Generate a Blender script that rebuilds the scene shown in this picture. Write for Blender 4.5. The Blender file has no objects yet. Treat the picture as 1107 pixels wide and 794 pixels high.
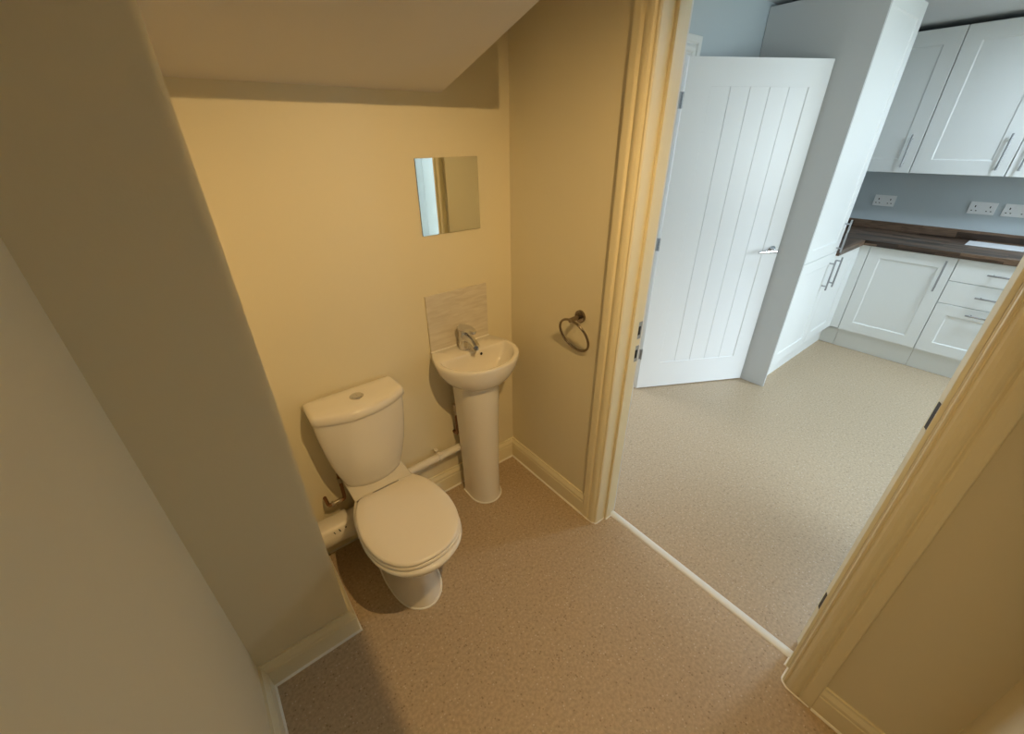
import bpy, bmesh, math, random
from mathutils import Vector, Matrix
random.seed(7)
SC = bpy.context.scene
COL = SC.collection
PI = math.pi

# ------------------------------------------------------------------ materials
def new_mat(name):
    m = bpy.data.materials.new(name); m.use_nodes = True
    nt = m.node_tree; b = nt.nodes['Principled BSDF']
    return m, nt, b

def plain(name, col, rough=.5, metal=0., spec=.5, coat=0., bump=0., bscale=80., var=0., vscale=6.):
    m, nt, b = new_mat(name)
    b.inputs['Base Color'].default_value = (*col, 1)
    b.inputs['Roughness'].default_value = rough
    b.inputs['Metallic'].default_value = metal
    b.inputs['Specular IOR Level'].default_value = spec
    b.inputs['Coat Weight'].default_value = coat
    b.inputs['Coat Roughness'].default_value = .08
    tc = nt.nodes.new('ShaderNodeTexCoord')
    if var:
        n = nt.nodes.new('ShaderNodeTexNoise'); n.inputs['Scale'].default_value = vscale; n.inputs['Detail'].default_value = 4
        nt.links.new(tc.outputs['Object'], n.inputs['Vector'])
        mx = nt.nodes.new('ShaderNodeMix'); mx.data_type = 'RGBA'
        mx.inputs['A'].default_value = (*[c*(1-var) for c in col], 1); mx.inputs['B'].default_value = (*[min(1, c*(1+var)) for c in col], 1)
        nt.links.new(n.outputs['Fac'], mx.inputs['Factor']); nt.links.new(mx.outputs['Result'], b.inputs['Base Color'])
    if bump:
        n = nt.nodes.new('ShaderNodeTexNoise'); n.inputs['Scale'].default_value = bscale; n.inputs['Detail'].default_value = 3
        nt.links.new(tc.outputs['Object'], n.inputs['Vector'])
        bp = nt.nodes.new('ShaderNodeBump'); bp.inputs['Strength'].default_value = bump; bp.inputs['Distance'].default_value = .002
        nt.links.new(n.outputs['Fac'], bp.inputs['Height']); nt.links.new(bp.outputs['Normal'], b.inputs['Normal'])
    return m

M = {}
M['wc_wall'] = plain('wc_wall_paint', (.76, .70, .525), .75, bump=.12, bscale=160, var=.012, vscale=3)
M['wc_ceiling'] = plain('wc_ceiling_paint', (.74, .70, .64), .85, bump=.1, bscale=160)
M['kit_wall'] = plain('kitchen_wall_paint', (.52, .585, .62), .6, bump=.08, bscale=160)
M['kit_ceiling'] = plain('kitchen_ceiling_paint', (.70, .71, .72), .85)
M['trim'] = plain('trim_gloss_paint', (.82, .755, .55), .32, bump=.05, bscale=30)
M['trim_white'] = plain('trim_white_gloss', (.78, .79, .78), .35)
M['sealant'] = plain('white_silicone', (.86, .84, .78), .4)
M['ceramic'] = plain('glazed_ceramic', (.83, .79, .71), .12, coat=.5)
M['seat_plastic'] = plain('seat_plastic', (.82, .765, .665), .28)
M['chrome'] = plain('chrome', (.72, .72, .73), .12, metal=1)
M['steel'] = plain('brushed_steel', (.42, .43, .45), .28, metal=1)
M['satin_nickel'] = plain('satin_nickel', (.30, .25, .20), .22, metal=1)
M['dark_metal'] = plain('dark_bronze_metal', (.035, .026, .018), .45, metal=.6)
M['dark'] = plain('dark_opening', (.012, .011, .011), .8)
M['copper'] = plain('copper_pipe', (.30, .17, .10), .4, metal=1, var=.2, vscale=30)
M['brass'] = plain('nickel_valve', (.5, .45, .36), .3, metal=1)
M['pvc'] = plain('white_pvc', (.80, .76, .68), .35)
M['cabinet'] = plain('cabinet_white_matt', (.80, .815, .80), .42)
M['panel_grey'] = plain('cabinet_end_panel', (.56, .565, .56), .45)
M['door_white'] = plain('door_white_satin', (.84, .85, .86), .27, bump=.08, bscale=25)
M['aluminium'] = plain('threshold_white', (.80, .80, .79), .4)
M['socket'] = plain('socket_white', (.86, .87, .88), .3)
M['paper'] = plain('white_sheet', (.85, .86, .88), .5)
M['ink'] = plain('printed_ink', (.03, .025, .02), .6)
m, nt, b = new_mat('mirror_glass'); M['mirror'] = m
b.inputs['Base Color'].default_value = (.86, .90, .87, 1); b.inputs['Metallic'].default_value = 1; b.inputs['Roughness'].default_value = .015
M['mirror_edge'] = plain('mirror_edge_glass', (.05, .075, .06), .15)

def floor_mat():
    m, nt, b = new_mat('speckled_vinyl')
    tc = nt.nodes.new('ShaderNodeTexCoord')
    base = (.465, .358, .24)
    def noise(sc, det=2, rough=.5):
        n = nt.nodes.new('ShaderNodeTexNoise'); n.inputs['Scale'].default_value = sc; n.inputs['Detail'].default_value = det
        n.inputs['Roughness'].default_value = rough
        nt.links.new(tc.outputs['Object'], n.inputs['Vector']); return n
    def mixc(fac, a, bcol):
        mx = nt.nodes.new('ShaderNodeMix'); mx.data_type = 'RGBA'
        nt.links.new(fac, mx.inputs['Factor'])
        if isinstance(a, tuple): mx.inputs['A'].default_value = (*a, 1)
        else: nt.links.new(a, mx.inputs['A'])
        mx.inputs['B'].default_value = (*bcol, 1)
        return mx.outputs['Result']
    def ramp(src, lo, hi):
        r = nt.nodes.new('ShaderNodeMapRange'); r.inputs['From Min'].default_value = lo; r.inputs['From Max'].default_value = hi
        nt.links.new(src, r.inputs['Value']); return r.outputs['Result']
    c = mixc(ramp(noise(95, 3).outputs['Fac'], .35, .65), tuple(x*.88 for x in base), tuple(x*1.12 for x in base))
    v = nt.nodes.new('ShaderNodeTexVoronoi'); v.inputs['Scale'].default_value = 130
    nt.links.new(tc.outputs['Object'], v.inputs['Vector'])
    sep = nt.nodes.new('ShaderNodeSeparateColor'); nt.links.new(v.outputs['Color'], sep.inputs['Color'])
    def spots(chan, thr, radius):
        a = nt.nodes.new('ShaderNodeMath'); a.operation = 'GREATER_THAN'; nt.links.new(sep.outputs[chan], a.inputs[0]); a.inputs[1].default_value = thr
        d = nt.nodes.new('ShaderNodeMath'); d.operation = 'LESS_THAN'; nt.links.new(v.outputs['Distance'], d.inputs[0]); d.inputs[1].default_value = radius
        p = nt.nodes.new('ShaderNodeMath'); p.operation = 'MULTIPLY'; nt.links.new(a.outputs[0], p.inputs[0]); nt.links.new(d.outputs[0], p.inputs[1])
        q = nt.nodes.new('ShaderNodeMath'); q.operation = 'MULTIPLY'; nt.links.new(p.outputs[0], q.inputs[0]); q.inputs[1].default_value = .75
        return q.outputs[0]
    c = mixc(spots('Red', .93, .40), c, (.25, .18, .11))
    c = mixc(spots('Green', .92, .35), c, (.64, .56, .45))
    nt.links.new(c, b.inputs['Base Color'])
    r = nt.nodes.new('ShaderNodeMapRange'); r.inputs['To Min'].default_value = .36; r.inputs['To Max'].default_value = .5
    nt.links.new(noise(2.2, 3).outputs['Fac'], r.inputs['Value']); nt.links.new(r.outputs['Result'], b.inputs['Roughness'])
    bp = nt.nodes.new('ShaderNodeBump'); bp.inputs['Strength'].default_value = .15; bp.inputs['Distance'].default_value = .001
    nt.links.new(noise(220, 2).outputs['Fac'], bp.inputs['Height']); nt.links.new(bp.outputs['Normal'], b.inputs['Normal'])
    return m
M['floor'] = floor_mat()
M['lawn'] = plain('lawn_grass', (.16, .27, .07), .9, bump=.4, bscale=40, var=.25, vscale=5)

def tile_mat():
    m, nt, b = new_mat('travertine_tile')
    tc = nt.nodes.new('ShaderNodeTexCoord'); mp = nt.nodes.new('ShaderNodeMapping')
    mp.inputs['Scale'].default_value = (3, 3, 16); mp.inputs['Rotation'].default_value = (0, .35, 0)
    nt.links.new(tc.outputs['Object'], mp.inputs['Vector'])
    n = nt.nodes.new('ShaderNodeTexNoise'); n.inputs['Scale'].default_value = 4; n.inputs['Detail'].default_value = 8; n.inputs['Distortion'].default_value = .6
    nt.links.new(mp.outputs['Vector'], n.inputs['Vector'])
    cr = nt.nodes.new('ShaderNodeValToRGB'); e = cr.color_ramp.elements
    e[0].position = .3; e[0].color = (.60, .54, .44, 1); e[1].position = .7; e[1].color = (.72, .67, .57, 1)
    nt.links.new(n.outputs['Fac'], cr.inputs['Fac']); nt.links.new(cr.outputs['Color'], b.inputs['Base Color'])
    b.inputs['Roughness'].default_value = .3
    return m
M['tile'] = tile_mat()

def walnut_mat(axis):
    """dark walnut block worktop; staves run along the given axis"""
    m, nt, b = new_mat('walnut_block_' + axis)
    tc = nt.nodes.new('ShaderNodeTexCoord'); sp = nt.nodes.new('ShaderNodeSeparateXYZ'); nt.links.new(tc.outputs['Object'], sp.inputs[0])
    add = nt.nodes.new('ShaderNodeMath'); add.operation = 'ADD'
    cb = nt.nodes.new('ShaderNodeCombineXYZ')
    long_, short = ('Y', 'X') if axis == 'y' else ('X', 'Y')
    nt.links.new(sp.outputs[long_], cb.inputs['X'])
    nt.links.new(sp.outputs[short], add.inputs[0]); nt.links.new(sp.outputs['Z'], add.inputs[1])
    nt.links.new(add.outputs[0], cb.inputs['Y'])
    br = nt.nodes.new('ShaderNodeTexBrick'); br.inputs['Scale'].default_value = 1; br.inputs['Brick Width'].default_value = .34
    br.inputs['Row Height'].default_value = .042; br.inputs['Mortar Size'].default_value = .0004; br.offset = .37
    br.inputs['Color1'].default_value = (.030, .017, .011, 1); br.inputs['Color2'].default_value = (.20, .125, .08, 1); br.inputs['Mortar'].default_value = (.03, .015, .01, 1)
    br.inputs['Bias'].default_value = -.1
    nt.links.new(cb.outputs[0], br.inputs['Vector'])
    mp = nt.nodes.new('ShaderNodeMapping'); mp.inputs['Scale'].default_value = (6, 60, 60); nt.links.new(cb.outputs[0], mp.inputs['Vector'])
    n = nt.nodes.new('ShaderNodeTexNoise'); n.inputs['Scale'].default_value = 2; n.inputs['Detail'].default_value = 6; nt.links.new(mp.outputs[0], n.inputs['Vector'])
    mr = nt.nodes.new('ShaderNodeMapRange'); mr.inputs['From Min'].default_value = .3; mr.inputs['From Max'].default_value = .7; mr.inputs['To Min'].default_value = .6; mr.inputs['To Max'].default_value = 1.35
    nt.links.new(n.outputs['Fac'], mr.inputs['Value'])
    mul = nt.nodes.new('ShaderNodeMix'); mul.data_type = 'RGBA'; mul.blend_type = 'MULTIPLY'; mul.inputs['Factor'].default_value = 1
    nt.links.new(br.outputs['Color'], mul.inputs['A']); nt.links.new(mr.outputs['Result'], mul.inputs['B'])
    nt.links.new(mul.outputs['Result'], b.inputs['Base Color']); b.inputs['Roughness'].default_value = .35
    return m
M['walnut_y'] = walnut_mat('y'); M['walnut_x'] = walnut_mat('x')

def pane_mat():
    m = bpy.data.materials.new('window_glass'); m.use_nodes = True; nt = m.node_tree
    for n in list(nt.nodes): nt.nodes.remove(n)
    o = nt.nodes.new('ShaderNodeOutputMaterial'); t = nt.nodes.new('ShaderNodeBsdfTransparent'); g = nt.nodes.new('ShaderNodeBsdfGlossy'); g.inputs['Roughness'].default_value = .02
    f = nt.nodes.new('ShaderNodeFresnel'); f.inputs['IOR'].default_value = 1.45; mx = nt.nodes.new('ShaderNodeMixShader')
    nt.links.new(f.outputs[0], mx.inputs[0]); nt.links.new(t.outputs[0], mx.inputs[1]); nt.links.new(g.outputs[0], mx.inputs[2]); nt.links.new(mx.outputs[0], o.inputs[0])
    return m
M['pane'] = pane_mat()

# ------------------------------------------------------------------ object helpers
def tag(o, label=None, cat=None, group=None, kind=None):
    if label: o['label'] = label
    if cat: o['category'] = cat
    if group: o['group'] = group
    if kind: o['kind'] = kind
    return o

def empty(name, loc, label, cat, group=None, rz=0., kind=None):
    o = bpy.data.objects.new(name, None); COL.objects.link(o)
    o.empty_display_size = .05
    o.location = loc; o.rotation_euler = (0, 0, rz)
    tag(o, label, cat, group, kind)
    return o

def obj(name, bm, m, parent=None, smooth=False, bevel=0., seg=2, world=True, angle=40):
    """link bm as ONE mesh object; world=True: the bm is in world coordinates even when parented"""
    bmesh.ops.recalc_face_normals(bm, faces=bm.faces)
    me = bpy.data.meshes.new(name); bm.to_mesh(me); bm.free()
    ms = m if isinstance(m, (list, tuple)) else [m]
    for k in ms: me.materials.append(M[k])
    if smooth:
        for p in me.polygons: p.use_smooth = True
    o = bpy.data.objects.new(name, me); COL.objects.link(o)
    if parent is not None:
        o.parent = parent
        if world:
            o.matrix_parent_inverse = chain(parent).inverted()
    if bevel:
        md = o.modifiers.new('bevel', 'BEVEL'); md.width = bevel; md.segments = seg; md.limit_method = 'ANGLE'; md.angle_limit = math.radians(angle)
        md.harden_normals = False
    if smooth:
        me.set_sharp_from_angle(angle=math.radians(angle))
    return o

def chain(o):
    m = Matrix.Identity(4)
    seq = []
    while o is not None: seq.append(o); o = o.parent
    for p in reversed(seq):
        if p.parent is not None: m = m @ p.matrix_parent_inverse
        m = m @ Matrix.LocRotScale(p.location, p.rotation_euler, p.scale)
    return m

def box(bm, x0, x1, y0, y1, z0, z1, mi=0):
    v = [bm.verts.new((x, y, z)) for x in (x0, x1) for y in (y0, y1) for z in (z0, z1)]
    for q in ((0, 1, 3, 2), (4, 6, 7, 5), (0, 4, 5, 1), (2, 3, 7, 6), (0, 2, 6, 4), (1, 5, 7, 3)):
        f = bm.faces.new([v[i] for i in q]); f.material_index = mi
    return v

def B(*boxes):
    bm = bmesh.new()
    for b_ in boxes: box(bm, *b_)
    return bm

def ring_faces(bm, a, b_, mi=0):
    n = len(a)
    for i in range(n):
        f = bm.faces.new((a[i], a[(i+1) % n], b_[(i+1) % n], b_[i])); f.material_index = mi

def loft(bm, rings, cap0=True, cap1=True, mi=0):
    R = [[bm.verts.new(p) for p in r] for r in rings]
    for a, b_ in zip(R, R[1:]): ring_faces(bm, a, b_, mi)
    if cap0: bm.faces.new(R[0]).material_index = mi
    if cap1: bm.faces.new(R[-1][::-1]).material_index = mi
    return R

def frame_of(d):
    d = Vector(d).normalized()
    up = Vector((0, 0, 1)) if abs(d.z) < .9 else Vector((1, 0, 0))
    a = d.cross(up).normalized(); return a, d.cross(a).normalized()

def tube(bm, pts, rad, n=16, cap=True, mi=0):
    """pts polyline, rad number or list; joints mitred by averaged tangent"""
    pts = [Vector(p) for p in pts]; N = len(pts)
    rads = rad if isinstance(rad, (list, tuple)) else [rad]*N
    rings = []; a0 = None
    for i, p in enumerate(pts):
        t = (pts[min(i+1, N-1)]-pts[max(i-1, 0)])
        if t.length < 1e-9: t = pts[1]-pts[0] if N > 1 else Vector((0, 0, 1))
        t.normalize()
        if a0 is None: a, b_ = frame_of(t)
        else:
            a = (a0-t*a0.dot(t)).normalized(); b_ = t.cross(a)
        a0 = a
        rings.append([tuple(p+(a*math.cos(2*PI*k/n)+b_*math.sin(2*PI*k/n))*rads[i]) for k in range(n)])
    loft(bm, rings, cap, cap, mi)

def disc(bm, c, d, r, h, n=32, mi=0, chamfer=0.):
    """a short cylinder from c along d"""
    c = Vector(c); d = Vector(d).normalized()
    if chamfer:
        pts = [c, c+d*(h-chamfer), c+d*h]; rr = [r, r, r-chamfer]
        a, b_ = frame_of(d)
        loft(bm, [[tuple(p+(a*math.cos(2*PI*k/n)+b_*math.sin(2*PI*k/n))*q) for k in range(n)] for p, q in zip(pts, rr)], mi=mi)
    else:
        a, b_ = frame_of(d)
        loft(bm, [[tuple(p+(a*math.cos(2*PI*k/n)+b_*math.sin(2*PI*k/n))*r) for k in range(n)] for p in (c, c+d*h)], mi=mi)

def bez(p0, p1, p2, p3, n=10):
    P = [Vector(p) for p in (p0, p1, p2, p3)]
    return [tuple(P[0]*(1-t)**3+P[1]*3*t*(1-t)**2+P[2]*3*t*t*(1-t)+P[3]*t**3) for t in [i/n for i in range(n+1)]]

def torus(bm, c, ax_u, ax_v, R, r, n=64, k=14, mi=0):
    c = Vector(c); u = Vector(ax_u).normalized(); v = Vector(ax_v).normalized(); w = u.cross(v)
    rings = []
    for i in range(n):
        a = 2*PI*i/n; d = u*math.cos(a)+v*math.sin(a)
        rings.append([bm.verts.new(tuple(c+d*(R+r*math.cos(2*PI*j/k))+w*r*math.sin(2*PI*j/k))) for j in range(k)])
    for i in range(n): ring_faces(bm, rings[i], rings[(i+1) % n], mi)

def chaikin(poly, it=3, keep=()):
    for _ in range(it):
        out = []
        n = len(poly)
        for i in range(n):
            p, q = Vector(poly[i]), Vector(poly[(i+1) % n])
            out += [tuple(p*.75+q*.25), tuple(p*.25+q*.75)]
        poly = out
    return poly

def polar(poly, c, n=96):
    """resample closed 2-D polygon by rays from c -> n points (x, y)"""
    out = []
    m = len(poly)
    for k in range(n):
        a = 2*PI*k/n; d = (math.cos(a), math.sin(a)); best = None
        for i in range(m):
            p, q = poly[i], poly[(i+1) % m]
            ex, ey = q[0]-p[0], q[1]-p[1]
            den = d[0]*ey-d[1]*ex
            if abs(den) < 1e-12: continue
            t = ((p[0]-c[0])*ey-(p[1]-c[1])*ex)/den
            s = ((p[0]-c[0])*d[1]-(p[1]-c[1])*d[0])/den
            if t > 0 and -1e-6 <= s <= 1+1e-6 and (best is None or t > best): best = t
        out.append((c[0]+d[0]*best, c[1]+d[1]*best))
    return out

def at_z(ring, z): return [(x, y, z) for x, y in ring]

def extrude_profile(bm, prof, p0, p1, n, m0=0, m1=0, up=(0, 0, 1)):
    """prof = [(depth, height)], swept p0->p1; depth goes along n; m0/m1 mitre (1 inner corner, -1 outer)"""
    p0 = Vector(p0); p1 = Vector(p1); n = Vector(n).normalized(); up = Vector(up); d = (p1-p0).normalized()
    rings = []
    for p, m_, s in ((p0, m0, 1), (p1, m1, -1)):
        rings.append([tuple(p+n*a+up*h+d*(s*m_*a)) for a, h in prof])
    loft(bm, rings)

# ------------------------------------------------------------------ dimensions read from the photograph
XL, XP, YP, YN = -1.395, -1.0969, -.4157, -1.820      # left wall, column side, column front, near wall
WT = .120                                            # partition thickness
YJ1, YJ2 = -.656, -1.494                             # lining faces
ZK = 2.300                                           # kitchen ceiling
ZW = 2.360                                           # cloakroom ceiling
XF = 3.684                                           # far kitchen wall
YKN = -3.70                                          # kitchen window wall
HEAD = 2.010

def st(name, bm, m, label, cat, **k):
    return tag(obj(name, bm, m, **k), label, cat, kind='structure')

# floors
st('floor', B((-2.80, 3.90, -3.90, 1.60, -.10, 0)), 'floor', 'beige speckled vinyl floor running through the cloakroom and the kitchen', 'floor')
st('ground', B((-9, 9, -14, -3.91, -.16, -.10)), 'lawn', 'green lawn outside the kitchen window', 'lawn')
# back wall with the opening of the kitchen door
DX0, DX1 = .300, 1.157
st('wall_back', B((-1.60, DX0-.03, 0, .12, 0, 2.6)), 'wc_wall', 'cream painted wall behind the toilet and the basin', 'wall')
st('wall_kitchen_back', B((DX1+.03, 3.90, 0, .12, 0, 2.6), (DX0-.03, DX1+.03, 0, .12, 2.03, 2.6)), 'kit_wall', 'grey painted kitchen wall above and behind the open white door', 'wall')
st('wall_kitchen_skin', B((WT, DX0-.03, -.004, 0, 0, ZK)), 'kit_wall', 'grey painted return beside the kitchen door frame', 'wall')
st('wall_left', B((XL-.12, XL, YN-.12, 0, 0, ZW)), 'wc_wall', 'cream painted side wall at the left edge of the picture', 'wall')
st('wall_column', B((XL, XP, YP, 0, 0, ZW)), 'wc_wall', 'boxed-in painted column left of the toilet', 'wall')
st('wall_front', B((XL-.12, WT, YN-.12, YN, 0, ZW)), 'wc_wall', 'cream painted cloakroom wall in the bottom right corner', 'wall')
st('wall_right', B((0, WT, YJ1+.035, 0, 0, ZW), (0, WT, YN, YJ2-.035, 0, ZW), (0, WT, YJ2-.035, YJ1+.035, HEAD+.035, ZW)), 'wc_wall', 'cream painted partition wall holding the doorway', 'wall')
st('wall_kitchen_partition', B((WT, WT+.004, YJ1+.035, 0, 0, ZK), (WT, WT+.004, YN-.12, YJ2-.035, 0, ZK), (WT, WT+.004, YJ2-.035, YJ1+.035, HEAD+.035, ZK), (-2.7, WT+.004, YN-.13, YN-.12, 0, ZK)), 'kit_wall', 'grey kitchen side of the partition wall', 'wall')
st('wall_kitchen_right', B((XF, XF+.12, YKN-.12, 0, 0, 2.6)), 'kit_wall', 'grey painted wall behind the kitchen units', 'wall')
WX0, WX1, WZ0, WZ1 = 1.70, 3.00, .95, 2.10
VX0, VX1, VZ1 = -1.60, .35, 2.10
st('wall_kitchen_front', B((-2.7, VX0, YKN-.12, YKN, 0, 2.6), (VX1, WX0, YKN-.12, YKN, 0, 2.6), (VX0, VX1, YKN-.12, YKN, VZ1, 2.6), (WX1, XF, YKN-.12, YKN, 0, 2.6), (WX0, WX1, YKN-.12, YKN, 0, WZ0), (WX0, WX1, YKN-.12, YKN, WZ1, 2.6)), 'kit_wall', 'grey kitchen wall with the window', 'wall')
st('wall_kitchen_left', B((-2.82, -2.70, YKN-.12, YN-.12, 0, 2.6)), 'kit_wall', 'grey end wall of the living area beside the kitchen', 'wall')
st('wall_hall_back', B((.0, 1.6, 1.4, 1.5, 0, 2.6), (-.1, 0, .12, 1.5, 0, 2.6), (1.6, 1.7, .12, 1.5, 0, 2.6)), 'kit_wall', 'grey hall walls beyond the kitchen door', 'wall')
st('ceiling', B((XL-.12, WT, YN-.12, 0, ZW, ZW+.1)), 'wc_ceiling', 'pale cloakroom ceiling', 'ceiling')
st('ceiling_kitchen', B((WT, XF, YKN, 0, ZK, ZK+.1), (-2.7, WT, YKN, YN-.12, ZK, ZK+.1), (0, 1.6, .12, 1.4, ZK, ZK+.1)), 'kit_ceiling', 'white kitchen ceiling', 'ceiling')
# sloping underside of the stairs
XS, ZS, SL, YS = -.2962, 1.7725, .298, -.62
bm = bmesh.new()
zt = ZS-SL*YS
loft(bm, [[(XL, 0, ZW), (XL, YS, ZW), (XL, YS, zt), (XL, 0, ZS)], [(XS, 0, ZW), (XS, YS, ZW), (XS, YS, zt), (XS, 0, ZS)]])
st('ceiling_soffit', bm, 'wc_ceiling', 'sloping boxed underside of the stairs above the toilet', 'ceiling')

bm = B((XL, -.72, YN, -1.322, 1.90, ZW))  # box added out of view, shades the column and left wall from the lamp
st('added_shade_box', bm, 'wc_ceiling', 'unseen box added above the viewer to keep lamp light off the column', 'ceiling', bevel=.003)

# ------------------------------------------------------------------ skirting boards
SK = [(0, 0), (.018, 0), (.018, .080), (.0150, .083), (.0150, .087), (.0175, .090), (.0165, .098), (.0125, .105), (.0085, .112), (.0075, .120), (0, .120)]
BEAD = [(.018, 0), (.0245, 0), (.0235, .003), (.0205, .0055), (.018, .0065)]
def skirting(name, runs, label):
    bm = bmesh.new(); bb = bmesh.new()
    for p0, p1, n, m0, m1 in runs:
        extrude_profile(bm, SK, p0, p1, n, m0, m1); extrude_profile(bb, BEAD, p0, p1, n, m0, m1)
    o = st(name, bm, 'trim', label, 'skirting board')
    obj('sealant_bead', bb, 'sealant', o)
    return o
skirting('baseboard_back', [((XP, 0, 0), (0, 0, 0), (0, -1, 0), 1, 1)], 'cream skirting board under the pipes behind the basin pedestal')
skirting('baseboard_right', [((0, 0, 0), (0, -.573, 0), (-1, 0, 0), 1, 0)], 'cream skirting board below the towel ring')
skirting('baseboard_column', [((XP, 0, 0), (XP, YP, 0), (1, 0, 0), 1, -1), ((XP, YP, 0), (XL, YP, 0), (0, -1, 0), -1, 1)], 'cream skirting board wrapping the column')
skirting('baseboard_left', [((XL, YP, 0), (XL, YN, 0), (1, 0, 0), 1, 1)], 'cream skirting board on the left wall')
skirting('baseboard_front', [((XL, YN, 0), (0, YN, 0), (0, 1, 0), 1, 1), ((0, YN, 0), (0, -1.587, 0), (-1, 0, 0), 1, 0)], 'cream skirting board right of the doorway')

# ------------------------------------------------------------------ doorway trim
ARCH = [(0, 0), (0, .007), (.002, .0105), (.005, .0115), (.007, .0095), (.009, .0095), (.0105, .0125), (.015, .0165), (.022, .0195), (.029, .020), (.036, .0185),
        (.041, .0150), (.044, .0120), (.047, .0115), (.049, .0150), (.051, .0185), (.055, .0205), (.074, .0205), (.080, .0190), (.082, .0160), (.082, 0)]
def arch_leg(bm, x, y_in, s, z1, nx, wide=1.0):
    """vertical architrave: inner edge at y_in, widening along s*y, standing off the wall x along nx; mitred top"""
    rings = [[(x+nx*t, y_in+s*u*wide, 0) for u, t in ARCH], [(x+nx*t, y_in+s*u*wide, z1+u) for u, t in ARCH]]
    loft(bm, rings)
def arch_head(bm, x, ya, yb, z, nx):
    rings = [[(x+nx*t, ya+u, z+u) for u, t in ARCH], [(x+nx*t, yb-u, z+u) for u, t in ARCH]]
    loft(bm, rings)
fr = empty('trim_1', (.06, (YJ1+YJ2)/2, 0), 'cream moulded frame around the doorway between cloakroom and kitchen', 'door frame', kind='structure')
AI1, AI2, AH = YJ1+.001, YJ2-.003, HEAD+.004
bm = bmesh.new(); arch_leg(bm, 0, AI1, 1, AH, -1); obj('architrave', bm, 'trim', fr)
bm = bmesh.new(); arch_leg(bm, 0, AI2, -1, AH, -1, 1.1); obj('architrave', bm, 'trim', fr)
bm = bmesh.new(); arch_head(bm, 0, AI1, AI2, AH, -1); obj('architrave', bm, 'trim', fr)
bm = bmesh.new()
arch_leg(bm, WT+.004, AI1, 1, AH, 1); arch_leg(bm, WT+.004, AI2-.012, -1, AH, 1); arch_head(bm, WT+.004, AI1, AI2-.012, AH, 1)
obj('kitchen_side_architrave', bm, 'trim_white', fr)
LX0, LX1 = -.006, .124
obj('lining', B((LX0, LX1, YJ1, YJ1+.035, 0, HEAD), (LX0, LX1, YJ2-.035, YJ2, 0, HEAD), (LX0, LX1, YJ2-.035, YJ1+.035, HEAD, HEAD+.03)), 'trim', fr, bevel=.002)
obj('door_stop', B((.051, .086, YJ1-.012, YJ1, 0, HEAD), (.051, .086, YJ2, YJ2+.011, 0, HEAD), (.051, .086, YJ2, YJ1, HEAD-.012, HEAD)), 'trim', fr, bevel=.002)
for zc in (.985, .885):                                # two keeps on the left jamb
    s_ = obj('strike_plate', B((.093, .121, YJ1-.0018, YJ1, zc-.035, zc+.035)), 'steel', fr, bevel=.0005)
    obj('latch_hole', B((.099, .113, YJ1-.0025, YJ1-.0015, zc-.018, zc+.018)), 'dark', s_)
# sealant outline at the feet of the frame
bm = bmesh.new()
def bead_path(pts):
    tube(bm, [(x, y, .002) for x, y in pts], .0035, n=8)
bead_path([(-.020, -.573), (-.021, -.612), (-.019, -.638), (-.010, -.655), (.0, YJ1-.002), (.049, YJ1-.002), (.050, YJ1-.013), (.086, YJ1-.013)])
bead_path([(-.020, -1.581), (-.021, -1.540), (-.019, -1.512), (-.009, -1.497), (.0, YJ2+.002), (.049, YJ2+.002), (.050, YJ2+.013), (.086, YJ2+.013)])
obj('sealant_bead', bm, 'sealant', fr)

# threshold strip
bm = bmesh.new()
extrude_profile(bm, [(0, 0), (.002, .003), (.010, .0065), (.0185, .0075), (.027, .0065), (.035, .003), (.037, 0)], (.086, YJ1-.001, 0), (.086, YJ2+.001, 0), (1, 0, 0))
tag(obj('threshold_strip', bm, 'aluminium', smooth=True, angle=60), 'slim white threshold strip across the floor of the doorway', 'threshold strip')

# ------------------------------------------------------------------ boarded doors
def boarded_leaf(w, h, t, s0, s1, z0, z1, z_bottom):
    """leaf in local coords: x 0..w, y -t/2..t/2, grooved panel both sides"""
    bm = bmesh.new()
    def side(sign):
        y = sign*t/2; r = .0045; g = .006; n = 5; step = (s1-s0)/n
        pts = [(0, y), (s0-.001, y), (s0+.003, y-sign*r)]
        for k in range(1, n):
            x = s0+step*k; pts += [(x-.0022, y-sign*r), (x, y-sign*(r+g)), (x+.0022, y-sign*r)]
        pts += [(s1-.003, y-sign*r), (s1+.001, y), (w, y)]
        return pts
    prof = side(1)+side(-1)[::-1]
    loft(bm, [[(x, y, z0) for x, y in prof], [(x, y, z1) for x, y in prof]])
    box(bm, 0, w, -t/2, t/2, z_bottom, z0); box(bm, 0, w, -t/2, t/2, z1, z_bottom+h)
    return bm

def lever_handle(parent, x, z, t, to_hinge=-1):
    for sg in (-1, 1):
        bm = bmesh.new(); y = sg*t/2
        disc(bm, (x, y, z), (0, sg, 0), .026, .008, chamfer=.002)
        pts = [(x, y+sg*.006, z), (x, y+sg*.040, z)]
        pts += bez((x, y+sg*.045, z), (x, y+sg*.056, z), (x, y+sg*.056, z), (x+to_hinge*.014, y+sg*.056, z), 6)
        pts += [(x+to_hinge*.07, y+sg*.056, z), (x+to_hinge*.128, y+sg*.053, z)]
        tube(bm, pts, .0095, n=16)
        obj('door_handle', bm, 'chrome', parent, smooth=True, world=False)

def hinge_mesh(x, y, z, sx, sy, hgt=.076):
    """knuckle at (x,y); leaf on the leaf edge"""
    bm = bmesh.new()
    for k in range(5):
        z0 = z-hgt/2+k*hgt/5
        disc(bm, (x, y, z0+.0006), (0, 0, 1), .0062, hgt/5-.0012, n=14)
    return bm

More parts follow.
